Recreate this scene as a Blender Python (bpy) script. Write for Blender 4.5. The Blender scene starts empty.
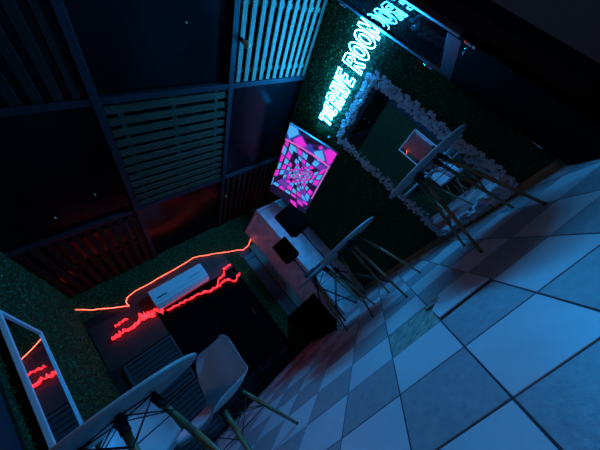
import bpy, bmesh, math, random
from mathutils import Vector, Matrix
random.seed(7)
K = 0.57                      # metres per camera height; room coordinates below are in camera heights
C = bpy.context.scene.collection
PI = math.pi
def P(x, y, z): return Vector((x*K, y*K, z*K))

# ------------------------------------------------------------------ materials
def mat(name, col, rough=0.6, metal=0.0, emit=None, es=0.0, spec=0.5, noise=None, bump=0.0, bscale=40, coat=0.0):
    m = bpy.data.materials.new(name); m.use_nodes = True
    nt = m.node_tree; b = nt.nodes['Principled BSDF']
    b.inputs['Base Color'].default_value = (*col, 1)
    b.inputs['Roughness'].default_value = rough
    b.inputs['Metallic'].default_value = metal
    b.inputs['Specular IOR Level'].default_value = spec
    b.inputs['Coat Weight'].default_value = coat
    if emit:
        b.inputs['Emission Color'].default_value = (*emit, 1)
        b.inputs['Emission Strength'].default_value = es
    if noise or bump:
        tc = nt.nodes.new('ShaderNodeTexCoord')
    if noise:
        col2, sc, stretch = noise
        mp = nt.nodes.new('ShaderNodeMapping'); mp.inputs['Scale'].default_value = stretch
        n = nt.nodes.new('ShaderNodeTexNoise'); n.inputs['Scale'].default_value = sc; n.inputs['Detail'].default_value = 6
        r = nt.nodes.new('ShaderNodeValToRGB')
        r.color_ramp.elements[0].position = 0.35; r.color_ramp.elements[1].position = 0.65
        r.color_ramp.elements[0].color = (*col, 1); r.color_ramp.elements[1].color = (*col2, 1)
        nt.links.new(tc.outputs['Object'], mp.inputs[0]); nt.links.new(mp.outputs[0], n.inputs['Vector'])
        nt.links.new(n.outputs['Fac'], r.inputs[0]); nt.links.new(r.outputs[0], b.inputs['Base Color'])
    if bump:
        n2 = nt.nodes.new('ShaderNodeTexNoise'); n2.inputs['Scale'].default_value = bscale; n2.inputs['Detail'].default_value = 5
        bp = nt.nodes.new('ShaderNodeBump'); bp.inputs['Strength'].default_value = bump; bp.inputs['Distance'].default_value = 0.01
        nt.links.new(tc.outputs['Object'], n2.inputs['Vector'])
        nt.links.new(n2.outputs['Fac'], bp.inputs['Height']); nt.links.new(bp.outputs[0], b.inputs['Normal'])
    return m
M = {}
M['tile_light'] = mat('glazed_light_tile', (.74,.74,.74), .36, bump=.05, bscale=14, noise=((.66,.66,.66), 3, (1,1,1)))
M['tile_grey'] = mat('glazed_grey_tile', (.40,.40,.41), .45, bump=.25, bscale=60, noise=((.33,.33,.335), 22, (1,1,1)))
M['grout'] = mat('dark_grout', (.045,.045,.05), .9)
M['mortar'] = mat('bare_mortar', (.42,.46,.38), .9, bump=1.0, bscale=30, noise=((.18,.22,.18), 14, (1,2.4,1)))
M['ceiling'] = mat('black_ceiling', (.0025,.003,.004), .24, spec=.2, bump=.15, bscale=8)
M['beam'] = mat('painted_beam', (.018,.021,.028), .5, spec=.2)
M['door_metal'] = mat('dark_aluminium', (.16,.18,.21), .35, metal=.9)
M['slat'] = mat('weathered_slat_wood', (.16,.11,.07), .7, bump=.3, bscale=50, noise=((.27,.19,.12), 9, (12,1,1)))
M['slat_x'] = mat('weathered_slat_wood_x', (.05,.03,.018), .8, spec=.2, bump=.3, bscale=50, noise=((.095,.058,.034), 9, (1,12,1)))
M['slat_shaded'] = mat('shaded_slat_wood', (.028,.016,.012), .7, spec=.12, bump=.3, bscale=50)  # slat wood darkened: the dimness of these ceiling panels put into the colour
M['navy'] = mat('dark_navy_paint', (.015,.02,.035), .7)
M['black_wall'] = mat('black_wall_paint', (.010,.010,.012), .55)
M['grey_wall'] = mat('dark_grey_wall_paint', (.28,.28,.28), .8)
M['black'] = mat('matte_black', (.0025,.0025,.003), .8, spec=.02)
M['black_metal'] = mat('black_metal', (.012,.012,.014), .38)
M['glass_black'] = mat('dark_glass', (.004,.004,.005), .02, spec=.25)
M['white'] = mat('white_plastic', (.72,.72,.74), .35)
M['table_white'] = mat('worn_white_laminate', (.48,.47,.47), .35)
M['white_gloss'] = mat('white_gloss_plastic', (.88,.89,.90), .22)
M['white_frame'] = mat('white_painted_frame', (.78,.78,.80), .4)
M['wood'] = mat('beech_wood', (.36,.24,.10), .42, bump=.15, bscale=60, noise=((.25,.15,.06), 5, (9,9,1)))
M['mirror'] = mat('mirror_glass', (.86,.88,.88), .01, metal=1.0)
M['marble'] = mat('white_marble', (.86,.85,.86), .35, bump=.6, bscale=9, noise=((.62,.62,.64), 6, (1,1,1.8)))
M['brown'] = mat('brown_timber', (.22,.12,.08), .5, noise=((.15,.08,.05), 5, (8,8,1)))
M['grey_panel'] = mat('grey_door_paint', (.09,.085,.085), .5)
M['shutter'] = mat('grey_shutter_paint', (.06,.07,.08), .5)
M['board'] = mat('dark_brown_board', (.045,.03,.028), .6, bump=.2, bscale=12)
M['metal'] = mat('brushed_steel_frame', (.45,.50,.56), .3, metal=.8)
M['greenbase'] = mat('dark_green_backing', (.004,.03,.008), .9, bump=.8, bscale=60)
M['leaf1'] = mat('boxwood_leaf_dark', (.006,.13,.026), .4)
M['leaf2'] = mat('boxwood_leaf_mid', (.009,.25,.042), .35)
M['leaf3'] = mat('boxwood_leaf_bright', (.025,.42,.08), .3)
M['leaf0'] = mat('boxwood_leaf_deep', (.010,.042,.014), .45)
M['petal1'] = mat('cream_petal', (.88,.84,.84), .6)
M['petal2'] = mat('pink_petal', (.80,.68,.70), .6)
M['skirting'] = mat('skirting_wood', (.55,.30,.10), .4, bump=.2, bscale=30, noise=((.30,.16,.06), 6, (1,1,8)))
NEON = 330.0
M['neon'] = mat('cyan_neon_tube', (.6,.9,1), .4, emit=(.012,.36,1.0), es=NEON)
M['red_led'] = mat('red_light_strip', (1,.3,.2), .4, emit=(1.0,.07,.04), es=13)
M['red_streak'] = mat('crinkled_red_glow', (1,.2,.2), .4, emit=(1.0,.018,.02), es=2.4)
M['lamp_glass'] = mat('amber_bulb_glass', (.55,.42,.22), .12, coat=.5)
M['housing'] = mat('white_silicone_back', (.5,.5,.5), .5)
M['cable'] = mat('black_cable', (.02,.02,.02), .5)
M['chrome'] = mat('chrome', (.7,.7,.72), .15, metal=1)
M['cloth'] = mat('dark_fabric', (.02,.02,.03), .9, bump=.5, bscale=40)
M['amber'] = mat('amber_indicator', (.6,.2,.05), .4)

# ------------------------------------------------------------------ helpers
def link(name, me, parent=None):
    o = bpy.data.objects.new(name, me); C.objects.link(o)
    if parent: o.parent = parent
    return o
def obj(name, bm, mats, parent=None, smooth=False, bevel=0.0, seg=2):
    me = bpy.data.meshes.new(name)
    bmesh.ops.recalc_face_normals(bm, faces=bm.faces)
    bm.to_mesh(me); bm.free()
    for m in (mats if isinstance(mats, (list, tuple)) else [mats]): me.materials.append(m)
    if smooth:
        for p in me.polygons: p.use_smooth = True
    o = link(name, me, parent)
    if bevel:
        b = o.modifiers.new('bevel', 'BEVEL'); b.width = bevel; b.segments = seg; b.limit_method = 'ANGLE'; b.angle_limit = .6
    return o
def tag(o, label=None, cat=None, group=None, kind=None):
    if label: o['label'] = label
    if cat: o['category'] = cat
    if group: o['group'] = group
    if kind: o['kind'] = kind
    return o
def empty(name, loc, rz=0, label=None, cat=None, group=None):
    o = bpy.data.objects.new(name, None); C.objects.link(o)
    o.location = loc; o.rotation_euler = (0, 0, rz); o.empty_display_size = .05
    return tag(o, label, cat, group)
def copy_tree(o, parent=None):
    c = o.copy(); C.objects.link(c); c.parent = parent
    for ch in [x for x in bpy.data.objects if x.parent is o]: copy_tree(ch, c)
    return c
def bx(bm, lo, hi, mi=0):
    v = [bm.verts.new((x, y, z)) for x in (lo[0], hi[0]) for y in (lo[1], hi[1]) for z in (lo[2], hi[2])]
    for f in ((0,1,3,2),(4,6,7,5),(0,4,5,1),(2,3,7,6),(0,2,6,4),(1,5,7,3)):
        fc = bm.faces.new([v[i] for i in f]); fc.material_index = mi
def tube(bm, a, b, r1, r2=None, n=12, mi=0, cap=True):
    a, b = Vector(a), Vector(b); r2 = r1 if r2 is None else r2
    d = (b-a).normalized(); u = d.orthogonal().normalized(); w = d.cross(u)
    A = [bm.verts.new(a+(u*math.cos(t)+w*math.sin(t))*r1) for t in [2*PI*i/n for i in range(n)]]
    B = [bm.verts.new(b+(u*math.cos(t)+w*math.sin(t))*r2) for t in [2*PI*i/n for i in range(n)]]
    for i in range(n):
        f = bm.faces.new((A[i], A[(i+1)%n], B[(i+1)%n], B[i])); f.material_index = mi; f.smooth = True
    if cap:
        bm.faces.new(A[::-1]).material_index = mi; bm.faces.new(B).material_index = mi
def path(bm, pts, r, closed=False, n=8, mi=0):
    """tube swept along a polyline with mitred joints"""
    pts = [Vector(p) for p in pts]; N = len(pts); rings = []
    up = None
    for i, p in enumerate(pts):
        a = pts[i-1] if (i > 0 or closed) else None
        b = pts[(i+1) % N] if (i < N-1 or closed) else None
        d1 = (p-a).normalized() if a is not None else (b-p).normalized()
        d2 = (b-p).normalized() if b is not None else d1
        t = (d1+d2)
        t = t.normalized() if t.length > 1e-4 else d1
        if up is None: up = t.orthogonal().normalized()
        up = (up - t*up.dot(t)).normalized() if (up - t*up.dot(t)).length > 1e-5 else t.orthogonal().normalized()
        w = t.cross(up)
        k = 1/max(.5, abs(t.dot(d1)))
        rr = r*min(k, 1.3)
        rings.append([bm.verts.new(p+(up*math.cos(q)+w*math.sin(q))*rr) for q in [2*PI*j/n for j in range(n)]])
    for i in range(N if closed else N-1):
        A, B = rings[i], rings[(i+1) % N]
        off = 0
        if closed and i == N-1:
            off = min(range(n), key=lambda o: (A[0].co-B[o].co).length)
        for j in range(n):
            f = bm.faces.new((A[j], A[(j+1)%n], B[(j+1+off)%n], B[(j+off)%n])); f.smooth = True; f.material_index = mi
    if not closed:
        bm.faces.new(rings[0][::-1]); bm.faces.new(rings[-1])
def lathe(bm, prof, n=40, c=(0,0,0), mi=0):
    c = Vector(c); rings = []
    for r, z in prof:
        if r < 1e-5: rings.append([bm.verts.new(c+Vector((0,0,z)))])
        else: rings.append([bm.verts.new(c+Vector((r*math.cos(2*PI*i/n), r*math.sin(2*PI*i/n), z))) for i in range(n)])
    for A, B in zip(rings, rings[1:]):
        for i in range(n):
            if len(A) == 1: f = bm.faces.new((A[0], B[i], B[(i+1)%n]))
            elif len(B) == 1: f = bm.faces.new((A[i], A[(i+1)%n], B[0]))
            else: f = bm.faces.new((A[i], A[(i+1)%n], B[(i+1)%n], B[i]))
            f.material_index = mi; f.smooth = True
def box_obj(name, lo, hi, m, parent=None, bevel=0.0):
    bm = bmesh.new(); bx(bm, lo, hi); return obj(name, bm, m, parent, bevel=bevel)
def kb(x0, y0, z0, x1, y1, z1): return (P(x0,y0,z0), P(x1,y1,z1))

# ------------------------------------------------------------------ camera
f_px = 238.516; roll = math.radians(41.833); pitch = math.radians(14.27737); yaw = math.radians(8.99227)
Fv = Vector((0, math.cos(pitch), math.sin(pitch))); R0 = Vector((1,0,0)); U0 = R0.cross(Fv)
c_, s_ = math.cos(roll), math.sin(roll)
Xi = R0*c_ - U0*s_; Yi = -(R0*s_ + U0*c_)
A0 = yaw - PI/4
Rz = Matrix(((math.cos(A0), -math.sin(A0), 0), (math.sin(A0), math.cos(A0), 0), (0, 0, 1)))
Xr, Yr, Fr = Rz@Xi, Rz@Yi, Rz@Fv
cd = bpy.data.cameras.new('camera'); cam = bpy.data.objects.new('camera', cd); C.objects.link(cam)
mx = Matrix.Identity(4)
for i in range(3): mx[i][0] = Xr[i]; mx[i][1] = -Yr[i]; mx[i][2] = -Fr[i]
mx.translation = P(0,0,1); cam.matrix_world = mx
cd.sensor_width = 36; cd.lens = 36*f_px/600; cd.clip_start = .02
bpy.context.scene.camera = cam

# ------------------------------------------------------------------ room shell
X0, X1, Y0, Y1, ZC = -1.5, 5.03, -2.2, 7.72, 5.06
ts = 0.618817*K; org = P(2.34416, 2.37343, 0); ex = Vector((.7071068, -.7071068, 0)); ey = Vector((.7071068, .7071068, 0))
bm = bmesh.new()
g = .0038
for i in range(-16, 15):
    for j in range(-14, 16):      # j grows away from the camera
        if (i, j) in ((-1, -1), (0, -1)): continue
        q = random.uniform(-.0004, .0004)
        cs = [org + ex*ts*(i+a) + ey*ts*(j+b) for a, b in ((0,0),(1,0),(1,1),(0,1))]
        ctr = sum(cs, Vector())/4
        if not (X0*K-.4 < ctr.x < X1*K+.4 and Y0*K-.4 < ctr.y < Y1*K+.4): continue
        gs = [(ctr + (p-ctr)*(1-2*g/ts)) for p in cs]
        gi = [(ctr + (p-ctr)*(1-2*(g+.0015)/ts)) for p in cs]
        mi = 0 if (i+j) % 2 == 1 else 1
        lo = [bm.verts.new((p.x, p.y, -.004)) for p in gs]
        md = [bm.verts.new((p.x, p.y, -.0015)) for p in gs]
        tp = [bm.verts.new((p.x, p.y, q)) for p in gi]
        for k in range(4):
            bm.faces.new((lo[k], lo[(k+1)%4], md[(k+1)%4], md[k])).material_index = mi
            bm.faces.new((md[k], md[(k+1)%4], tp[(k+1)%4], tp[k])).material_index = mi
        bm.faces.new(tp).material_index = mi
for co, no in (((X0*K,0,0),(1,0,0)), ((X1*K,0,0),(-1,0,0)), ((0,Y0*K,0),(0,1,0)), ((0,Y1*K,0),(0,-1,0))):
    bmesh.ops.bisect_plane(bm, geom=bm.verts[:]+bm.edges[:]+bm.faces[:], plane_co=co, plane_no=no, clear_inner=True)
bx(bm, (X0*K, Y0*K, -.10), (X1*K, Y1*K, -.0035), 2)
tag(obj('floor', bm, [M['tile_light'], M['tile_grey'], M['grout']]), kind='structure')
tag(box_obj('ceiling', *kb(X0-.2, Y0-.2, ZC, X1+.2, Y1+.2, ZC+.2), M['ceiling']), kind='structure')
tag(box_obj('wall_front', *kb(X0, Y1, 0, X1+.2, Y1+.2, ZC), M['black_wall']), kind='structure')
tag(box_obj('wall_right', *kb(X1, .95, 0, X1+.2, Y1, ZC), M['black_wall']), kind='structure')
tag(box_obj('wall_right_near', *kb(X1, Y0, 0, X1+.2, .1, ZC), M['grey_wall']), kind='structure')
tag(box_obj('wall_right_recess', *kb(X1+.55, .0, 0, X1+.65, 1.05, ZC), M['black_wall']), kind='structure')
tag(box_obj('wall_left', *kb(X0-.2, Y0, 0, X0, Y1+.2, ZC), M['navy']), kind='structure')
tag(box_obj('wall_back', *kb(X0, Y0-.2, 0, X1+.2, Y0, ZC), M['black_wall']), kind='structure')

# ceiling beams
trim_n = 0
def trim(lo, hi, m, bevel=.004):
    global trim_n; trim_n += 1
    return tag(box_obj('trim_%d' % trim_n, lo, hi, m, bevel=bevel), kind='structure')
bz = ZC-.10
for x in (.65, 2.87): trim(*kb(x-.055, Y0, bz, x+.055, Y1-.02, ZC), M['beam'])
for y in (0.0, 2.6, 5.22):
    for a, b in ((X0, .595), (.705, 2.815), (2.925, X1)): trim(*kb(a, y-.05, bz+.01, b, y+.05, ZC), M['beam'])

# slatted panels between the beams
def slats(x0, x1, y0, y1, along, n, m, label, w=.55):
    bm = bmesh.new()
    if along == 'y':
        p = (x1-x0)/n
        for i in range(n):
            a = x0+p*i+p*(1-w)/2; t = random.uniform(-.01, .01)
            lo, hi = kb(a, y0, ZC-.075+t*.3, a+p*w, y1, ZC-.035); bx(bm, lo, hi)
        for yy in (y0+.2, (y0+y1)/2, y1-.2): bx(bm, *kb(x0, yy-.04, ZC-.033, x1, yy+.04, ZC-.002))
    else:
        p = (y1-y0)/n
        for i in range(n):
            a = y0+p*i+p*(1-w)/2
            bx(bm, *kb(x0, a, ZC-.075, x1, a+p*w, ZC-.035))
        for xx in (x0+.2, (x0+x1)/2, x1-.2): bx(bm, *kb(xx-.04, y0, ZC-.033, xx+.04, y1, ZC-.002))
    tag(obj('slatted_ceiling_panel', bm, m, bevel=.002, seg=1), label, 'ceiling panel', 'slatted wooden panels on the ceiling')
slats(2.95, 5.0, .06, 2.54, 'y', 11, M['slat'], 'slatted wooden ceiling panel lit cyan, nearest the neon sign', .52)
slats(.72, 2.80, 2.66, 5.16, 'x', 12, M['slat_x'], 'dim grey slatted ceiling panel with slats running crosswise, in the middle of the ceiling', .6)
slats(2.95, 5.0, 5.28, 7.66, 'y', 10, M['slat_shaded'], 'reddish slatted ceiling panel above the wall screen and marble corner', .55)
slats(X0+.03, .58, 5.28, 7.66, 'y', 10, M['slat_shaded'], 'red-lit slatted ceiling panel in the far left corner above the light strip', .55)
slats(X0+.03, .58, .06, 2.54, 'y', 10, M['slat_shaded'], 'barely lit slatted ceiling panel at the dark left edge of the ceiling', .55)

# ------------------------------------------------------------------ artificial boxwood walls
def leaves(name, origin, du, dv, nrm, polys, n, label, mats=('greenbase','leaf1','leaf2','leaf3'), size=.016, keep=None, struct_=True):
    """polys: list of (u0,v0,u1,v1) rectangles in camera heights on the plane origin+u*du+v*dv, leaves standing off along nrm"""
    bm = bmesh.new(); rnd = random.Random(hash(name) % 1000 if False else len(label)*7)
    tot = sum((r[2]-r[0])*(r[3]-r[1]) for r in polys)
    for r in polys:
        a = origin+du*(r[0]*K)+dv*(r[1]*K); b = origin+du*(r[2]*K)+dv*(r[3]*K)+nrm*.012
        lo = [min(a[k], b[k]) for k in range(3)]; hi = [max(a[k], b[k]) for k in range(3)]
        bx(bm, lo, hi, 0)
        cnt = int(n*(r[2]-r[0])*(r[3]-r[1])/tot)
        for _ in range(cnt):
            c = origin + du*(rnd.uniform(r[0], r[2])*K) + dv*(rnd.uniform(r[1], r[3])*K) + nrm*(.014+.022*rnd.random()**1.5)
            d = (nrm*rnd.uniform(.2, 1.0) + du*rnd.uniform(-1, 1) + dv*rnd.uniform(-1, 1)).normalized()
            s = size*rnd.uniform(.7, 1.3)
            t = d.orthogonal().normalized(); t = (Matrix.Rotation(rnd.uniform(0, 2*PI), 3, d) @ t)
            w = d.cross(t)
            q = [c - t*s*.5, c + w*s*.32 + d*s*.08, c + t*s*.5, c - w*s*.32 + d*s*.08]
            f = bm.faces.new([bm.verts.new(p) for p in q])
            k = rnd.random(); f.material_index = 1 if k < .55 else (2 if k < .9 else 3)
    me = bpy.data.meshes.new(name); bm.to_mesh(me); bm.free()
    for m in mats: me.materials.append(M[m])
    o = link(name, me)
    return tag(o, label, 'artificial hedge', kind='stuff')
ux, uy, uz = Vector((1,0,0)), Vector((0,1,0)), Vector((0,0,1))
wx = (X1-.004)*K; wy = (Y1-.004)*K
leaves('artificial_hedge', Vector((wx, 0, 0)), uy, uz, -ux, [(1.0, .14, 6.50, 5.03), (6.50, 4.36, 7.66, 5.03)], 34000,
       'dark green artificial boxwood hedge covering the wall behind the cyan sign and flower mirror')
leaves('artificial_hedge', Vector((0, wy, 0)), ux, uz, -uy, [(X0+.02, 4.22, -.48, 5.03), (-.48, 4.26, 4.98, 5.03), (1.72, 3.80, 3.5, 4.26), (2.38, .02, 2.82, 3.80)], 15000,
       'green artificial boxwood strip above the red light strip and air conditioner')
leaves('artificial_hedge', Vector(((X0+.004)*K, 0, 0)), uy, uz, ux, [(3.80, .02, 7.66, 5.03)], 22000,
       'green artificial boxwood hedge on the wall around the narrow white-framed mirror', ('greenbase','leaf1','leaf1','leaf2'))  # darker leaf mix, the dimness of this wall put into the leaf colour
# skirting
tag(box_obj('baseboard_right', *kb(X1-.035, .95, 0, X1, Y1, .13), M['skirting'], bevel=.004), kind='structure')

# ------------------------------------------------------------------ neon sign
def arc(cx, cy, rx, ry, a0, a1, n):
    return [(cx+rx*math.cos(math.radians(a0+(a1-a0)*i/n)), cy+ry*math.sin(math.radians(a0+(a1-a0)*i/n))) for i in range(n+1)]
t = .26; v = .13
G = {
 'T': [[(0,1),(1,1),(1,1-.2),(.5+t/2,1-.2),(.5+t/2,0),(.5-t/2,0),(.5-t/2,.8),(0,.8)]],
 'H': [[(0,0),(0,1),(t,1),(t,.6),(1-t,.6),(1-t,1),(1,1),(1,0),(1-t,0),(1-t,.42),(t,.42),(t,0)]],
 'E': [[(0,0),(0,1),(1,1),(1,.82),(t+.06,.82),(t+.06,.6),(.85,.6),(.85,.42),(t+.06,.42),(t+.06,.18),(1,.18),(1,0)]],
 'R': [[(0,0),(0,1),(.6,1)]+arc(.62,.74,.38,.26,80,-60,8)+[(.62,.45),(1,0),(.68,0),(.32,.42),(.28,.42),(.28,0)],
       [(.28,.82),(.28,.6),(.55,.6)]+arc(.56,.71,.16,.11,-80,80,6)],
 'A': [[(0,0),(.34,1),(.66,1),(1,0),(.72,0),(.64,.24),(.36,.24),(.28,0)], [(.42,.42),(.58,.42),(.5,.74)]],
 'V': [[(0,1),(.36,0),(.64,0),(1,1),(.72,1),(.5,.3),(.28,1)]],
 'O': [arc(.5,.5,.5,.5,0,360,26)[:-1], arc(.5,.5,.24,.28,0,360,20)[:-1]],
 'M': [[(0,0),(0,1),(.28,1),(.5,.5),(.72,1),(1,1),(1,0),(.78,0),(.78,.62),(.56,.12),(.44,.12),(.22,.62),(.22,0)]],
}
sign = empty('neon_sign', P(X1-.09, 2.0, 3.55), 0, 'glowing cyan neon sign reading THE RAVE ROOM on the hedge wall', 'neon sign')
# (letter, left y, right y, bottom z, top z) in camera heights; y falls towards the reader's right
L = [('T',3.10,2.97,3.76,4.12),('H',2.93,2.81,3.78,4.10),('E',2.78,2.67,3.74,4.12),
     ('R',2.60,2.44,3.68,4.16),('A',2.43,2.25,3.68,4.16),('V',2.27,2.09,3.67,4.15),('E',2.06,1.92,3.66,4.15),
     ('R',1.77,1.59,3.60,4.13),('O',1.56,1.38,3.60,4.13),('O',1.35,1.17,3.59,4.12),('M',1.15,.98,3.58,4.12)]
names = {}
for ch, ya, yb, za, zb in L:
    bm = bmesh.new()
    for poly in G[ch]:
        path(bm, [((X1-.09)*K, (ya+(yb-ya)*p[0])*K, (za+(zb-za)*p[1])*K) for p in poly], .0045, closed=True, n=8)
    bm.normal_update(); bmesh.ops.recalc_face_normals(bm, faces=bm.faces); bm.normal_update()
    for f in bm.faces: f.material_index = 0 if f.normal.x < -.1 else 1
    o = obj('neon_letter', bm, [M['neon'], M['housing']], smooth=True); o.parent = sign; o.location = -P(X1-.09, 2.0, 3.55)
bm = bmesh.new()
for y in (3.0, 2.5, 2.0, 1.5, 1.05):
    for z in (3.84, 4.06): tube(bm, P(X1-.002, y, z), P(X1-.085, y, z), .004, n=8)
bx(bm, *kb(X1-.082, 1.0, 4.055, X1-.072, 3.07, 4.07)); bx(bm, *kb(X1-.082, 1.0, 3.835, X1-.072, 3.07, 3.85))
o = obj('mounting_frame', bm, M['black_metal']); o.parent = sign; o.location = -P(X1-.09, 2.0, 3.55)

# ------------------------------------------------------------------ flower-edged wall mirror
fm = empty('wall_mirror', P(X1-.03, 2.4, .13), 0, 'tall frameless wall mirror inside the flower garland, reflecting the room', 'mirror')
bm = bmesh.new(); bx(bm, (-.008, -.78*K, 0), (.0, .80*K, 3.24*K))
gl = obj('mirror_pane', bm, M['mirror'], fm); gl.location = (-.032, 0, 0); gl.rotation_euler = (0, 0, math.radians(1.8))
bm = bmesh.new(); bx(bm, (-.006, -.80*K, -.01), (.014, .82*K, 3.26*K))
obj('backing_board', bm, M['black'], fm)
def rose(bm, rnd, R=.027):
    for ring, (n, rad, h, tl) in enumerate(((6, .95, .15, .5), (5, .65, .45, .9), (4, .35, .75, 1.2))):
        for i in range(n):
            a = 2*PI*(i+rnd.random()*.4)/n+ring*.5
            r0 = Vector((math.cos(a), math.sin(a), 0)); tn = Vector((-math.sin(a), math.cos(a), 0))
            c = r0*R*rad*.55 + Vector((0,0,h*R*.6)); wv = R*.42
            out = (r0*math.cos(tl)+Vector((0,0,math.sin(tl))))
            p = [c-tn*wv*.6-out*wv*.4, c+tn*wv*.6-out*wv*.4, c+tn*wv+out*wv*.5, c+out*wv*1.1+r0*wv*.25, c-tn*wv+out*wv*.5]
            ctr = bm.verts.new(c - r0*wv*.25); vs = [bm.verts.new(q) for q in p]
            for k in range(5): bm.faces.new((ctr, vs[k], vs[(k+1)%5])).material_index = rnd.choice((0,0,1))
rose_me = []
for k in range(4):
    bm = bmesh.new(); rose(bm, random.Random(k+3)); me = bpy.data.meshes.new('blossom'); bm.to_mesh(me); bm.free()
    me.materials.append(M['petal1']); me.materials.append(M['petal2']); rose_me.append(me)
gar = empty('flower_garland', P(X1-.08, 2.4, .2), 0, 'pale cream and pink artificial flower garland framing the wall mirror', 'garland')
rnd = random.Random(12)
corners = [(1.66, .15), (1.66, 3.36), (3.14, 3.36), (3.14, .15)]
spots = []
for a, b in zip(corners, corners[1:]+corners[:1]):
    Ln = math.hypot(b[0]-a[0], b[1]-a[1]); n = int(Ln/.058)
    for i in range(n):
        for side in (-1, 0, 1):
            u = (i+rnd.random()*.7)/n
            oy = rnd.uniform(-.035, .035)+side*.075
            y = a[0]+(b[0]-a[0])*u; z = a[1]+(b[1]-a[1])*u
            if abs(b[0]-a[0]) < .01: y += oy
            else: z += oy
            spots.append((y, z, side))
spots.append((3.3, 3.62, 0))
rnd.shuffle(spots)
rest = bmesh.new()
for i, (y, z, side) in enumerate(spots):
    loc = P(X1-(.135 if side == 0 else .09), y, max(z, .09)) + Vector((rnd.uniform(-.008,.008),0,0))
    rot = (Matrix.Rotation(rnd.uniform(-.6,.6)+side*.0, 4, 'Z') @ Matrix.Rotation(rnd.uniform(-.6,.6), 4, 'X') @ Matrix.Rotation(-PI/2, 4, 'Y') @ Matrix.Rotation(rnd.uniform(0,6), 4, 'Z') @ Matrix.Scale(rnd.uniform(.75,1.1), 4))
    mw = Matrix.Translation(loc) @ rot
    if i < 100:
        o = link('blossom', rose_me[i % 4], gar); o.matrix_basis = Matrix.Translation(-P(X1-.08, 2.4, .2)) @ mw
    else:
        tmp = bmesh.new(); tmp.from_mesh(rose_me[i % 4]); tmp.transform(mw)
        me = bpy.data.meshes.new('tmp'); tmp.to_mesh(me); tmp.free(); rest.from_mesh(me); bpy.data.meshes.remove(me)
me = bpy.data.meshes.new('blossoms'); rest.to_mesh(me); rest.free(); me.materials.append(M['petal1']); me.materials.append(M['petal2'])
o = link('blossoms', me, gar); o.location = -P(X1-.08, 2.4, .2); o['kind'] = 'stuff'

# ------------------------------------------------------------------ glass door at the right end of the hedge wall
ang = math.atan2(-.530, -.848)
door = tag(empty('door_1', P(4.80, .972, 0), ang), kind='structure')
W = 1.10*K; H0 = 2.25*K; H1 = 4.92*K
def part(name, lo, hi, m, par, bevel=.002): return box_obj(name, lo, hi, m, par, bevel)
bm = bmesh.new()
for lo, hi in (((0,-.02,H0-.12),(.045,.02,H1)), ((W-.03,-.02,H0-.10),(W,.02,H1)), ((.045,-.02,H0-.12),(W-.045,.02,H0)), ((.045,-.02,H1-.045),(W-.045,.02,H1))): bx(bm, lo, hi)
obj('door_frame', bm, M['door_metal'], door, bevel=.003)
part('door_glass', (.045,-.004,H0), (W-.045,.004,H1-.045), M['glass_black'], door, 0)
part('lower_panel', (0,-.02,.01), (W,.02,H0-.12), M['black'], door)
bm = bmesh.new()
hx = W-.02; tube(bm, (hx, -.02, 1.93*K), (hx, -.06, 1.93*K), .006); tube(bm, (hx, -.06, 1.93*K), (hx-.09, -.06, 1.93*K), .006); bx(bm, (hx-.015,-.024,1.85*K),(hx+.015,-.02,2.0*K))
obj('door_handle', bm, M['chrome'], door)
bm = bmesh.new()
for z in (.4, 2.4, 4.4): tube(bm, (0, -.026, z*K), (0, -.026, (z+.16)*K), .009)
obj('hinges', bm, M['chrome'], door)
# bright metal jamb at the edge of the hedge
trim(*kb(4.83, .94, .0, X1, .985, 4.95), M['black'])

# ------------------------------------------------------------------ wall screen, tilted down
scr_c = P(4.93, 4.80, 3.20)
tv = empty('wall_screen', scr_c, 0, 'wide screen tilted down from the wall, showing a pink and cyan checkered tunnel', 'screen')
tilt = -math.atan2(.47, 1.38)
tw, th = 2.62*K, 1.46*K
hold = tv
def tvt(p):   # local (y, z, out) of the tilted panel
    y, z, o_ = p
    return Vector((-math.cos(tilt)*o_ + math.sin(tilt)*z, y, z*math.cos(tilt) + math.sin(tilt)*o_))
bm = bmesh.new()
def tbox(bm, y0, z0, o0, y1, z1, o1, mi=0):
    vs = [bm.verts.new(tvt((y, z, o_))) for y in (y0, y1) for z in (z0, z1) for o_ in (o0, o1)]
    for fi in ((0,1,3,2),(4,6,7,5),(0,4,5,1),(2,3,7,6),(0,2,6,4),(1,5,7,3)): bm.faces.new([vs[k] for k in fi]).material_index = mi
tbox(bm, -tw/2, 0, -.035, tw/2, th, 0); obj('housing', bm, M['black'], tv, bevel=.003)
bm = bmesh.new(); b_ = .010
tbox(bm, -tw/2-.004, -.004, -.03, -tw/2+b_*.4, th+.004, .006); tbox(bm, tw/2-b_*.4, -.004, -.03, tw/2+.004, th+.004, .006)
tbox(bm, -tw/2, th-b_*.4, -.03, tw/2, th+.004, .006); tbox(bm, -tw/2, -.004, -.03, tw/2, b_*.4, .006)
o = obj('bezel', bm, M['metal'], tv); o['label'] = 'thin silver bezel'
bm = bmesh.new(); tbox(bm, -.2, .15, -.10, .2, .24, -.035); tbox(bm, -.2, .35, -.16, .2, .42, -.035); obj('wall_bracket', bm, M['black_metal'], tv)
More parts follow.
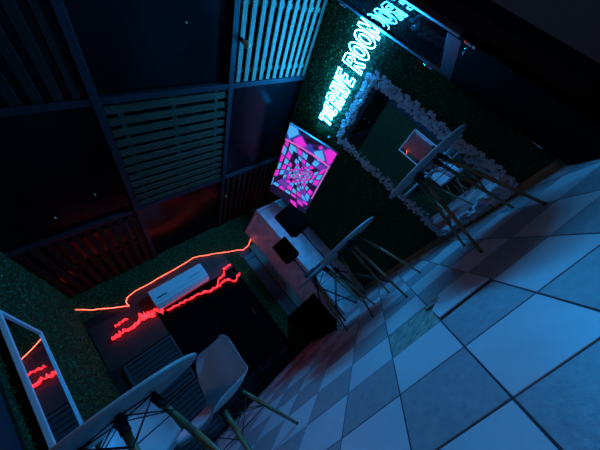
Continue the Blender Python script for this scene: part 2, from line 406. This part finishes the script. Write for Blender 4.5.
# picture: a square tunnel of pink / cyan / violet tiles seen end on
def picture(u, w):
    # u 0..1 from the reader's left to right, w 0..1 bottom to top
    asp = tw/th; x = (u-.50)*asp*2; y = (w-.47)*2
    pk, cy, vi, dk, bl = (.82,.03,.72), (.07,.45,.95), (.17,.04,.42), (.008,.004,.03), (.03,.05,.40)
    if u > .80:                                        # large facets at the near end
        e = (u-.80)/.20
        if abs(u-.815-.02*math.sin(w*3)) < .012: return (.75,.12,.62)
        for (tx, ty, sx, sy, c) in ((.95,.93,.10,.16,cy),(.94,.06,.10,.17,pk),(.87,.25,.07,.16,cy),(.88,.72,.06,.16,pk),(.87,.5,.05,.1,bl),(.95,.3,.03,.05,pk)):
            dx, dy = (u-tx)/sx, (w-ty)/sy
            if abs(dx)*.9+abs(dy) < 1 and dx > -1+abs(dy)*1.1: return c
            if abs(dx)*.9+abs(dy) < 1.25: return vi if c is pk else bl
        return dk if (math.sin(u*61+w*17) < .25) else (.03,.01,.09)
    if w < .035 and u < .8: return (.55,.15,.60) if u > .28 else dk
    r = max(abs(x)*.78, abs(y)) ; 
    if r < .035: return (.7,.5,.9)
    rot = .22*(1-r)
    xr = x*.78*math.cos(rot)-y*math.sin(rot); yr = x*.78*math.sin(rot)+y*math.cos(rot)
    r = max(abs(xr), abs(yr))
    lev = math.log(max(r, .02)/1.2)/math.log(.73)
    k = math.floor(lev); fr = lev-k
    side = 0 if (abs(xr) > abs(yr) and xr > 0) else 1 if abs(xr) > abs(yr) else 2 if yr > 0 else 3
    s = (yr if side < 2 else xr)/r*.5+.5
    n = 6
    q = s*n; j = math.floor(q); fs = q-j
    hsh = math.sin(k*12.9898+j*78.233+side*37.719)*43758.5453; hsh -= math.floor(hsh)
    if r > 1.02: 
        return pk if (hsh > .62 and fs > .2) else (cy if hsh < .15 else dk)
    if fs < .16 or fr < .18 or fr > .93: return vi if (k > 4 and hsh < .5) else ((.015,.008,.06) if hsh < .7 else bl)
    if hsh < .13: return dk
    if hsh > .90: return vi
    return pk if (j+k+side) % 2 else cy
nu, nw = 176, 100
vs = []; fs_ = []; cols = []
for a in range(nw+1):
    for b in range(nu+1):
        vs.append(tvt((tw/2-.006-(tw-.012)*b/nu, .006+(th-.012)*a/nw, .002)))
for a in range(nw):
    for b in range(nu):
        i = a*(nu+1)+b; fs_.append((i, i+1, i+nu+2, i+nu+1)); cols.append(picture((b+.5)/nu, (a+.5)/nw))
me = bpy.data.meshes.new('display'); me.from_pydata(vs, [], fs_)
ca = me.color_attributes.new('pic', 'FLOAT_COLOR', 'CORNER')
for p, c in zip(me.polygons, cols):
    for li in p.loop_indices: ca.data[li].color = (*c, 1)
sm = bpy.data.materials.new('lit_display'); sm.use_nodes = True; nt = sm.node_tree; b = nt.nodes['Principled BSDF']
at = nt.nodes.new('ShaderNodeAttribute'); at.attribute_name = 'pic'
b.inputs['Base Color'].default_value = (.01,.01,.01,1); b.inputs['Roughness'].default_value = .3
nt.links.new(at.outputs['Color'], b.inputs['Emission Color']); b.inputs['Emission Strength'].default_value = .95
me.materials.append(sm); link('display', me, tv)

# ------------------------------------------------------------------ marble corner, post, panel, dark doorway on the far wall
def prism(pts, z0, z1, m, bevel=.004):
    global trim_n; trim_n += 1
    bm = bmesh.new(); A = [bm.verts.new(P(x, y, z0)) for x, y in pts]; B = [bm.verts.new(P(x, y, z1)) for x, y in pts]
    bm.faces.new(A[::-1]); bm.faces.new(B)
    for i in range(len(pts)): bm.faces.new((A[i], A[(i+1)%len(pts)], B[(i+1)%len(pts)], B[i]))
    return tag(obj('trim_%d' % trim_n, bm, m, bevel=bevel), kind='structure')
prism([(3.84,6.57),(X1,6.57),(X1,Y1),(3.49,Y1)], 0, 4.22, M['marble'])
prism([(3.80,6.52),(X1,6.52),(X1,Y1),(3.47,Y1)], 4.22, 4.32, M['white_frame'])
trim(*kb(3.23, Y1-.10, 0, 3.49, Y1, 3.72), M['brown'])
d3 = tag(empty('door_2', P(3.02, Y1, 0)), kind='structure')
part('door_leaf', P(-.19,-.06,.02), P(.19,0,3.30), M['grey_panel'], d3)
bm = bmesh.new()
for z0, z1 in ((.2,1.0),(1.15,2.1),(2.25,3.15)): bx(bm, P(-.14,-.075,z0), P(.14,-.06,z1))
obj('door_panels', bm, M['grey_panel'], d3, bevel=.004)
trim(*kb(2.83, Y1-.07, 3.32, 3.23, Y1, 3.5), M['grey_panel'])
d4 = tag(empty('door_3', P(1.17, Y1, 0)), kind='structure')
bm = bmesh.new()
for lo, hi in ((P(-1.22,-.06,.01),P(-1.14,0,3.3)), (P(1.14,-.06,.01),P(1.21,0,3.3)), (P(-.04,-.06,.01),P(.04,0,3.3)), (P(-1.22,-.06,3.3),P(1.21,0,3.38))): bx(bm, lo, hi)
obj('door_frame', bm, M['black'], d4, bevel=.003)
part('door_glass', P(-1.14,-.03,.02), P(1.14,-.01,3.3), M['glass_black'], d4, 0)
bm = bmesh.new(); tube(bm, P(.86,-.14,1.70), P(.86,-.14,1.95), .006); tube(bm, P(.86,-.14,1.72), P(.86,-.03,1.72), .005); tube(bm, P(.86,-.14,1.93), P(.86,-.03,1.93), .005)
obj('door_handle', bm, M['chrome'], d4)
# board behind the air conditioner and dark wall left of the doorway
bm = bmesh.new()
bp = [(-.44,3.40),(2.36,3.40),(2.36,3.95),(1.71,4.27),(.6,4.29),(-.30,4.22),(-.44,4.05)]
fr_ = [bm.verts.new(P(x, Y1-.05, z)) for x, z in bp]; bk = [bm.verts.new(P(x, Y1, z)) for x, z in bp]
bm.faces.new(fr_); bm.faces.new(bk[::-1])
for i in range(len(bp)): bm.faces.new((fr_[i], fr_[(i+1)%len(bp)], bk[(i+1)%len(bp)], bk[i]))
trim_n += 1; tag(obj('trim_%d' % trim_n, bm, M['board']), kind='structure')
trim(*kb(X0+.06, Y1-.04, 2.74, -.07, Y1, 3.98), M['board'])

# louvred shutter, two leaves high
sh = empty('louvered_shutter', P(-.62, Y1-.02, .05), 0, 'dark grey louvered shutter on the far wall left of the dark doorway', 'shutter')
def sleaf(z0, z1):
    bm = bmesh.new(); w = .57
    for lo, hi in ((P(-w,-.08,z0),P(-w+.05,0,z1)), (P(w-.05,-.08,z0),P(w,0,z1)), (P(-w+.05,-.08,z1-.05),P(w-.05,0,z1)), (P(-w+.05,-.08,z0),P(w-.05,0,z0+.05))): bx(bm, lo, hi)
    fr = obj('shutter_frame', bm, M['metal'] if False else M['shutter'], sh, bevel=.002)
    bm = bmesh.new(); n = max(3, int((z1-z0)/.125))
    for i in range(n):
        z = z0+.07+(z1-z0-.14)*(i+.5)/n; 
        a = [P(-w+.05,-.075,z-.05), P(w-.05,-.075,z-.05), P(w-.05,-.02,z+.05), P(-w+.05,-.02,z+.05)]
        q = [bm.verts.new(p) for p in a]+[bm.verts.new(p+Vector((0,0,.006))) for p in a]
        for fi in ((0,1,2,3),(7,6,5,4),(0,4,5,1),(1,5,6,2),(2,6,7,3),(3,7,4,0)): bm.faces.new([q[k] for k in fi])
    obj('louvers', bm, M['shutter'], sh)
sleaf(1.36, 2.64); sleaf(.05, 1.32)

# air conditioner
ac = empty('air_conditioner', P(.76, Y1-.05, 3.42), 0, 'white wall-mounted air conditioner below the red light strip', 'air conditioner')
aw, ah, ad = 1.52*K, .56*K, .36*K
bm = bmesh.new()
prof = [(0,0),(0,ah),(-ad*.82,ah),(-ad*.97,ah*.93),(-ad,ah*.84),(-ad,ah*.28),(-ad*.93,ah*.12),(-ad*.60,0)]
A = [bm.verts.new((-aw/2, y, z)) for y, z in prof]; B = [bm.verts.new((aw/2, y, z)) for y, z in prof]
for i in range(len(prof)): bm.faces.new((A[i], A[(i+1)%len(prof)], B[(i+1)%len(prof)], B[i]))
bm.faces.new(A[::-1]); bm.faces.new(B)
obj('body', bm, M['white_gloss'], ac, bevel=.012, seg=3)
bm = bmesh.new(); q = [(-ad*.97,ah*.16),(-ad*.62,ah*-.03),(-ad*.60,ah*-.06),(-ad*1.0,ah*.12)]
A = [bm.verts.new((-aw*.47, y, z)) for y, z in q]; B = [bm.verts.new((aw*.47, y, z)) for y, z in q]
for i in range(4): bm.faces.new((A[i], A[(i+1)%4], B[(i+1)%4], B[i]))
bm.faces.new(A[::-1]); bm.faces.new(B)
obj('air_flap', bm, M['white_gloss'], ac)
bm = bmesh.new(); bx(bm, (-aw*.42, -ad-.002, ah*.40), (-aw*.25, -ad+.002, ah*.46)); o = obj('badge', bm, M['black'], ac)
bm = bmesh.new(); bx(bm, (aw*.18, -ad-.002, ah*.5), (aw*.42, -ad+.001, ah*.53)); obj('display_line', bm, M['grey_panel'], ac)
bm = bmesh.new(); bx(bm, (-aw*.49, -ad*1.001, ah*.30), (aw*.49, -ad+.004, ah*.31)); obj('seam', bm, M['black'], ac)

# red light strip and crinkled glowing streaks
def wob(pts, n, amp, seed, yoff=0):
    r = random.Random(seed); out = []
    for (x0, z0), (x1, z1) in zip(pts, pts[1:]):
        for i in range(n):
            u = i/n; out.append((x0+(x1-x0)*u+r.uniform(-amp,amp)*.4, z0+(z1-z0)*u+r.uniform(-amp,amp)))
    out.append(pts[-1]); return out
led = [(-1.46,4.62),(-1.2,4.41),(-.86,4.20),(-.50,3.99),(-.52,4.08),(-.50,4.17),(-.42,4.25),(-.2,4.28),(.15,4.27),(.6,4.31),(1.0,4.31),(1.3,4.33),(1.5,4.34),(1.71,4.28),(2.1,4.12),(2.5,3.95),(3.01,3.73),(3.2,3.74),(3.36,3.84),(3.46,3.93)]
bm = bmesh.new(); path(bm, [P(x, Y1-.09-(0 if x < 3.3 else .03), z) for x, z in wob(led, 2, .012, 3)], .0034, n=6)
tag(obj('light_strip', bm, M['red_led'], smooth=True), 'thin glowing red light strip curving over the air conditioner', 'light strip')
def ribbon(name, pts, r, seed, label, amp=.05):  # emissive red streak, meshed as a crinkled ribbon
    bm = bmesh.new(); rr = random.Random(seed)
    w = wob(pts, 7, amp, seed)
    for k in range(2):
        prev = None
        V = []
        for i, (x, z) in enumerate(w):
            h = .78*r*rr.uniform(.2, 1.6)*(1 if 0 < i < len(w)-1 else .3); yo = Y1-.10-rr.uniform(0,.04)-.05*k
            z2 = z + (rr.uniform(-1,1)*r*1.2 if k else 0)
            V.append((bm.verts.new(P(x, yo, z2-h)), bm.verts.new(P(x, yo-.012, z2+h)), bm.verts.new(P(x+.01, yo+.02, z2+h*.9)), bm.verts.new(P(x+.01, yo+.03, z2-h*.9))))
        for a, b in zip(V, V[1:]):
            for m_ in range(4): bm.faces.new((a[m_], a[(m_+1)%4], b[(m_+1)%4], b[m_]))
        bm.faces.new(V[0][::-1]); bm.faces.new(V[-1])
    return tag(obj(name, bm, M['red_streak']), label, 'light strip', 'crinkled red streaks around the air conditioner')
ribbon('crinkled_red_streak', [(-1.12,3.40),(-.92,3.44),(-.6,3.42),(-.35,3.46),(-.12,3.36)], .034, 5, 'lowest crinkled red glowing streak, above the left end of the louvered shutter', .016)
ribbon('crinkled_red_streak', [(-.42,3.56),(-.25,3.50),(-.05,3.48),(.10,3.36)], .060, 8, 'thick blob of crinkled red glow under the left end of the air conditioner', .04)
ribbon('crinkled_red_streak', [(-.95,3.66),(-.78,3.70),(-.66,3.68)], .018, 9, 'smallest dim red crinkle left of the air conditioner', .012)
ribbon('crinkled_red_streak', [(.16,3.30),(.6,3.26),(1.0,3.22),(1.35,3.10),(1.60,3.10),(1.72,3.26),(1.95,3.30),(2.05,3.46),(2.32,3.50)], .022, 11, 'long jagged red glowing streak rising right of the air conditioner', .018)
ribbon('crinkled_red_streak', [(1.62,3.06),(1.80,3.14),(1.98,3.10),(2.12,2.92),(2.25,3.02),(2.40,3.06)], .022, 14, 'short jagged red glowing streak beside the green strip and grey door', .02)

# ------------------------------------------------------------------ left mirror
lm = empty('framed_mirror', P(X0+.05, 4.76, .80), math.radians(4.0), 'narrow upright mirror in a white frame on the left hedge wall', 'mirror')
mh = 2.54*K; mw_ = 1.16*K; fw = .026
bm = bmesh.new(); bx(bm, (-.004, -mw_/2+fw*.5, fw*.5), (.006, mw_/2-fw*.5, mh-fw*.5)); mp_ = obj('mirror_pane', bm, M['mirror'], lm)
bm = bmesh.new()
for lo, hi in (((-.012,-mw_/2,0),(.016,-mw_/2+fw,mh)), ((-.012,mw_/2-fw,0),(.016,mw_/2,mh)), ((-.012,-mw_/2+fw,mh-fw),(.016,mw_/2-fw,mh)), ((-.012,-mw_/2+fw,0),(.016,mw_/2-fw,fw))): bx(bm, lo, hi)
obj('frame', bm, M['white_frame'], lm, bevel=.003)
lm.location = P(X0+.10, 4.47, .78)

# ------------------------------------------------------------------ tables
def make_table(first=True):
    r = empty('round_table', (0,0,0))
    R = .70*K; H = 1.345*K
    bm = bmesh.new(); lathe(bm, [(0,H-.022),(R-.012,H-.022),(R-.004,H-.018),(R,H-.011),(R-.003,H-.003),(R-.012,H),(0,H)], 72)
    obj('tabletop', bm, M['table_white'], r, smooth=False)
    for k in range(4):
        a = PI/2*k; bm = bmesh.new()
        top = Vector((.15*math.cos(a), .15*math.sin(a), H-.055)); ft = Vector((.60*K*math.cos(a), .60*K*math.sin(a), .0))
        mid = top.lerp(ft, .35)
        tube(bm, top, mid, .0155, .0165, 14, cap=True); tube(bm, mid, ft+Vector((0,0,.012)), .0165, .0105, 14)
        lg = obj('leg', bm, M['wood'], r, smooth=False)
        bm = bmesh.new(); tube(bm, ft+Vector((0,0,.012)), ft, .0115, .0115, 12); obj('foot_cap', bm, M['black'], lg)
        bm = bmesh.new(); u = Vector((math.cos(a), math.sin(a), 0)); w = Vector((-u.y, u.x, 0))
        # steel bracket hugging the head of the leg
        tube(bm, top+(top-ft).normalized()*.02, top+(ft-top).normalized()*.055, .021, .021, 12)
        bx_c = top+Vector((0,0,.02)); tube(bm, bx_c-w*.03, bx_c+w*.03, .006, n=8); tube(bm, bx_c, Vector((top.x, top.y, H-.023)), .012, n=8)
        obj('bracket', bm, M['black_metal'], r)
    bm = bmesh.new()
    z1 = H-.03; z2 = H-.17
    pt = [Vector((.15*math.cos(PI/2*k), .15*math.sin(PI/2*k), z1)) for k in range(4)]
    lp = [Vector((.205*math.cos(PI/2*k), .205*math.sin(PI/2*k), z2)) for k in range(4)]
    for k in range(4):
        tube(bm, pt[k], pt[(k+1)%4], .0038, n=6); tube(bm, pt[k], lp[(k+1)%4], .0032, n=6); tube(bm, pt[(k+1)%4], lp[k], .0032, n=6)
    tube(bm, lp[0], lp[2], .0032, n=6); tube(bm, lp[1], lp[3], .0032, n=6)
    obj('wire_brace', bm, M['black_metal'], r)
    return r
tbl = make_table()
TG = 'round white tables with beech legs'
def put(root, x, y, rz, label, cat, group, name=None, first=False, scale=None):
    o = root if first else copy_tree(root)
    o.location = P(x, y, 0); o.rotation_euler = (0, 0, rz); tag(o, label, cat, group)
    if scale: o.scale = scale
    return o
put(tbl, 3.80, 1.78, math.radians(-8), 'round white table standing in front of the flower-framed mirror', 'table', TG, first=True)
put(tbl, 3.20, 3.60, math.radians(-33), 'round white table in the middle of the room, right of the two speaker stands', 'table', TG)
put(tbl, 3.10, 4.98, math.radians(20), 'round white table farthest back, partly behind the middle table, dark bundle on it', 'table', TG, scale=(.95,.95,1))
put(tbl, -.62, 2.90, math.radians(12), 'round white table cut off by the bottom edge beside the left mirror', 'table', TG)
# dark bundle on the far table
bm = bmesh.new(); rr = random.Random(4)
for i in range(7):
    a = i*.9; m = Matrix.Translation((-.22+.045*i, rr.uniform(-.05,.05)-.08, .028)) @ Matrix.Diagonal((.055,.045,.033+.012*rr.random(),1))
    bmesh.ops.create_icosphere(bm, subdivisions=2, radius=1, matrix=m)
o = obj('folded_jacket', bm, M['cloth'], smooth=True); o.location = P(3.10, 4.98, 1.345); tag(o, 'dark crumpled jacket lying on the farthest white table', 'jacket')
rm = o.modifiers.new('remesh', 'REMESH'); rm.mode = 'VOXEL'; rm.voxel_size = .012

# ------------------------------------------------------------------ shell chairs
def make_chair():
    r = empty('shell_chair', (0,0,0))
    # side profile: forward (+x), height
    prof = [(.225,.415),(.215,.438),(.17,.447),(.10,.440),(.02,.430),(-.06,.428),(-.13,.440),(-.175,.475),(-.20,.53),(-.218,.60),(-.235,.68),(-.252,.75),(-.262,.795),(-.264,.812)]
    hw =   [.150,.185,.210,.222,.230,.234,.234,.232,.228,.222,.214,.200,.170,.120]
    nw_ = 18; bm = bmesh.new(); rows = []
    for i, ((x, z), w) in enumerate(zip(prof, hw)):
        s = i/(len(prof)-1); row = []
        back = min(1, max(0, (s-.45)/.2))
        for j in range(nw_+1):
            t_ = -1+2*j/nw_; c = abs(t_)**2.6
            yy = t_*w
            zz = z + (1-back)*c*.055*min(1, .3+s*2.2) ; xx = x + back*c*.075
            row.append(bm.verts.new((xx, yy, zz)))
        rows.append(row)
    for a, b in zip(rows, rows[1:]):
        for j in range(nw_): bm.faces.new((a[j], a[j+1], b[j+1], b[j])).smooth = True
    o = obj('seat_shell', bm, M['white'], r, smooth=True)
    s1 = o.modifiers.new('solid', 'SOLIDIFY'); s1.thickness = .007; s1.offset = 0
    s2 = o.modifiers.new('sub', 'SUBSURF'); s2.levels = 1; s2.render_levels = 2
    tops = []
    for sx in (1, -1):
        for sy in (1, -1):
            top = Vector((.10*sx-.01, .105*sy, .405)); ft = Vector((.215*sx-.015, .225*sy, 0))
            bm = bmesh.new(); tube(bm, top, top.lerp(ft,.3), .0125, .014, 12); tube(bm, top.lerp(ft,.3), ft+(top-ft)*.02, .014, .0095, 12)
            lg = obj('leg', bm, M['wood'], r)
            bm = bmesh.new(); tube(bm, ft+(top-ft)*.02, ft, .0105, .0105, 10); obj('foot_cap', bm, M['black'], lg)
            tops.append((top, ft))
    bm = bmesh.new()
    order = [0, 1, 3, 2]
    for a, b in zip(order, order[1:]+order[:1]):
        ta, fa = tops[a]; tb, fb = tops[b]
        tube(bm, ta+Vector((0,0,.005)), tb+Vector((0,0,.005)), .0045, n=6)
        tube(bm, ta.lerp(fa,.08), tb.lerp(fb,.42), .003, n=6); tube(bm, tb.lerp(fb,.08), ta.lerp(fa,.42), .003, n=6)
    for ta, fa in tops: tube(bm, ta, ta+Vector((-.02 if ta.x > 0 else .0, 0, .022)), .010, n=8)
    tube(bm, tops[0][0].lerp(tops[0][1],.42), tops[3][0].lerp(tops[3][1],.42), .003, n=6); tube(bm, tops[1][0].lerp(tops[1][1],.42), tops[2][0].lerp(tops[2][1],.42), .003, n=6)
    obj('wire_brace', bm, M['black_metal'], r)
    return r
ch = make_chair(); CG = 'white shell chairs with beech legs'
put(ch, .02, 3.57, math.radians(222), 'white shell chair in the foreground, its backrest rising above the table edge', 'chair', CG, first=True)
put(ch, -.86, 4.34, math.radians(-80), 'white shell chair seen under the bottom-left table, facing the camera', 'chair', CG)
put(ch, 2.35, 5.45, math.radians(10), 'white shell chair behind the farthest table, near the black cabinet', 'chair', CG) if False else None

# ------------------------------------------------------------------ black cabinet
cb = empty('black_cabinet', P(2.98, 6.75, 0), 0, 'low black cabinet in front of the marble corner', 'cabinet')
part('body', P(-.20,-.85,.08), P(.14,.85,.98), M['black'], cb, .006)
part('cabinet_top', P(-.22,-.88,.98), P(.16,.88,1.02), M['black'], cb, .004)
bm = bmesh.new()
for y0, y1 in ((-.82,-.02),(.02,.82)): bx(bm, P(-.215,y0,.12), P(-.2,y1,.94))
obj('door', bm, M['black'], cb, bevel=.003)
part('plinth', P(-.16,-.8,0), P(.10,.8,.08), M['black'], cb, 0)

# ------------------------------------------------------------------ speakers on tripod stands
def stand(x, y, h, rz, label, sp=.43):
    r = empty('speaker_stand', P(x, y, 0), rz, label, 'speaker stand', 'black tripod speaker stands')
    bm = bmesh.new(); tube(bm, (0,0,.10), (0,0,.62), .0175, n=14); obj('lower_pole', bm, M['black_metal'], r)
    bm = bmesh.new(); tube(bm, (0,0,.58), (0,0,h), .0125, n=14); obj('upper_pole', bm, M['black_metal'], r)
    bm = bmesh.new(); tube(bm, (0,0,.56), (0,0,.66), .025, n=14); tube(bm, (0,0,.61), (.05,0,.61), .008, n=8); tube(bm, (.05,-.015,.61), (.05,.015,.61), .014, n=10); obj('collar', bm, M['black'], r)
    for k in range(3):
        a = 2*PI*k/3; u = Vector((math.cos(a), math.sin(a), 0)); bm = bmesh.new()
        path(bm, [u*.02+Vector((0,0,.60)), u*sp+Vector((0,0,.018))], .013, n=10)
        tube(bm, u*.02+Vector((0,0,.16)), u*(sp*.55)+Vector((0,0,.29)), .006, n=8)
        lg = obj('leg', bm, M['black_metal'], r)
        bm = bmesh.new(); tube(bm, u*(sp-.02)+Vector((0,0,.03)), u*(sp+.015)+Vector((0,0,.008)), .015, n=10); obj('rubber_foot', bm, M['black'], lg)
def speaker(x, y, z, w, d, h, rz, tiltx, label):
    r = empty('speaker', P(x, y, z), rz, label, 'speaker', 'black box speakers on stands'); r.rotation_euler = (tiltx, 0, rz)
    bm = bmesh.new()
    q = [(-w/2,-d/2),(w/2,-d/2),(w*.36,d/2),(-w*.36,d/2)]
    A = [bm.verts.new((a, b, 0)) for a, b in q]; B = [bm.verts.new((a, b, h)) for a, b in q]
    for i in range(4): bm.faces.new((A[i], A[(i+1)%4], B[(i+1)%4], B[i]))
    bm.faces.new(A[::-1]); bm.faces.new(B)
    obj('cabinet', bm, M['black'], r, bevel=.012, seg=3)
    part('grille', (-w*.44,-d/2-.008,.025), (w*.44,-d/2,h-.025), M['black'], r, .004)
    bm = bmesh.new(); tube(bm, (0,0,-.035), (0,0,.01), .022, n=14); obj('pole_socket', bm, M['black'], r)
stand(3.80, 5.38, 2.50*K, math.radians(-75), 'black tripod speaker stand nearer the hedge wall, right of the other stand', .58)
stand(3.48, 6.18, 2.12*K, math.radians(0), 'black tripod speaker stand nearer the far wall, left of the other stand', .37)
speaker(3.80, 5.38, 2.52, .37, .22, .45, math.radians(-35), 0, 'larger black box speaker on its stand, covering the lower left of the screen')
speaker(3.48, 6.18, 2.15, .30, .20, .38, math.radians(-35), 0, 'smaller black box speaker on its stand in front of the marble corner')

# ------------------------------------------------------------------ loose and missing floor tile
cs = [org + ex*ts*(-1+a) + ey*ts*(-1+b) for a, b in ((0,0),(1,0),(1,1),(0,1))]
ctr = sum(cs, Vector())/4
bm = bmesh.new(); n = 14; grid = []
for i in range(2*n+1):
    row = []
    for j in range(n+1):
        p = cs[0]+(cs[1]-cs[0])*(.012+1.976*i/(2*n))+(cs[3]-cs[0])*(.012+.976*j/n)
        row.append(bm.verts.new((p.x, p.y, -.0030+random.uniform(-.0002,.0016))))
    grid.append(row)
for i in range(2*n):
    for j in range(n): bm.faces.new((grid[i][j], grid[i+1][j], grid[i+1][j+1], grid[i][j+1]))
tag(obj('trim_%d' % (trim_n+1), bm, M['mortar']), kind='structure'); trim_n += 1
bm = bmesh.new()
o0 = org - ey*ts
pp = [(.02,.02),(.98,.02),(.98,.98),(.34,.98),(.22,.80),(.10,.62),(.02,.50)]
lo = []; hi = []
for a, b in pp:
    p = o0 + ex*ts*a + ey*ts*b; zz = .0005+.007*(1-b)
    lo.append(bm.verts.new((p.x, p.y, zz))); hi.append(bm.verts.new((p.x, p.y, zz+.008)))
bm.faces.new(lo[::-1]); bm.faces.new(hi)
for i in range(len(pp)): bm.faces.new((lo[i], lo[(i+1)%len(pp)], hi[(i+1)%len(pp)], hi[i]))
tag(obj('loose_floor_tile', bm, M['tile_light']), 'loose broken pale floor tile lying by the bare mortar patch', 'floor tile')
bm = bmesh.new()
o1 = org + ex*ts*(-.02) + ey*ts*(-.30); pp = [(0,0),(.22,-.02),(.30,.10),(.12,.16),(-.05,.12)]
lo = [bm.verts.new((o1+ex*ts*a+ey*ts*b)+Vector((0,0,.001))) for a, b in pp]; hi = [bm.verts.new(v_.co+Vector((0,0,.012))) for v_ in lo]
bm.faces.new(lo[::-1]); bm.faces.new(hi)
for i in range(5): bm.faces.new((lo[i], lo[(i+1)%5], hi[(i+1)%5], hi[i]))
tag(obj('tile_shard', bm, M['mortar']), 'small broken tile shard at the corner of the bare mortar patch', 'tile shard')

# ------------------------------------------------------------------ unlit bulbs hanging from the ceiling
def make_bulb():
    r = empty('hanging_bulb', (0,0,0))
    bm = bmesh.new(); tube(bm, (0,0,-.04), (0,0,0), .003, n=6); obj('cord', bm, M['cable'], r)
    bm = bmesh.new(); tube(bm, (0,0,-.085), (0,0,-.04), .016, n=14); obj('socket', bm, M['black'], r)
    bm = bmesh.new(); lathe(bm, [(0,-.165),(.012,-.162),(.024,-.152),(.030,-.135),(.028,-.118),(.020,-.102),(.014,-.085)], 20); obj('glass_bulb', bm, M['lamp_glass'], r)
    return r
bu = make_bulb(); BG = 'unlit bulbs hanging from the ceiling'
for i, (x, y, z, s, lab) in enumerate(((2.99, 1.79, bz+.09, 1.15, 'unlit glass bulb hanging at the edge of the cyan-lit slatted panel'),
        (2.05, 1.60, ZC, .35, 'tiny unlit bulb on the black ceiling near the upper edge of the photo'),
        (.10, 4.35, ZC, .35, 'tiny unlit bulb on the black ceiling left of the crosswise slats'),
        (-.58, 4.62, ZC, .35, 'tiny unlit bulb on the black ceiling nearest the left hedge wall'),
        (2.98, 6.0, bz+.1, .55, 'small unlit bulb hanging below the reddish slats above the marble corner'))):
    o = bu if i == 0 else copy_tree(bu)
    o.location = P(x, y, z); o.scale = (s, s, s); tag(o, lab, 'light bulb', BG)

ol = empty('indicator_lamp', P(4.30, 6.75, 4.32), 0, 'small orange-red lamp on top of the marble pillar under the screen', 'lamp')
bm = bmesh.new(); lathe(bm, [(0,0),(.028,0),(.028,.012),(.02,.02),(0,.02)], 18); obj('base', bm, M['black'], ol)
bm = bmesh.new(); lathe(bm, [(.018,.018),(.024,.03),(.022,.045),(.012,.056),(0,.06)], 18); obj('lit_dome', bm, M['red_led'], ol)
# dim fill light, added unseen behind the camera to lift the shadows
ld = bpy.data.lights.new('fill_light', 'AREA'); ld.energy = 3.0; ld.color = (1,.72,.70); ld.size = .35
lo_ = bpy.data.objects.new('fill_light', ld); C.objects.link(lo_); lo_.location = P(-1.2, Y0+.15, 4.5)
lo_.rotation_euler = (P(2.8,4,1.0)-P(-1.2,Y0+.15,4.5)).to_track_quat('-Z','Y').to_euler()
# ------------------------------------------------------------------ world and view
w = bpy.data.worlds.new('world'); bpy.context.scene.world = w; w.use_nodes = True
w.node_tree.nodes['Background'].inputs[0].default_value = (.01,.02,.05,1); w.node_tree.nodes['Background'].inputs[1].default_value = .02
vs_ = bpy.context.scene.view_settings
vs_.view_transform = 'Standard'; vs_.look = 'None'; vs_.exposure = 0; vs_.gamma = 1; vs_.use_curve_mapping = False
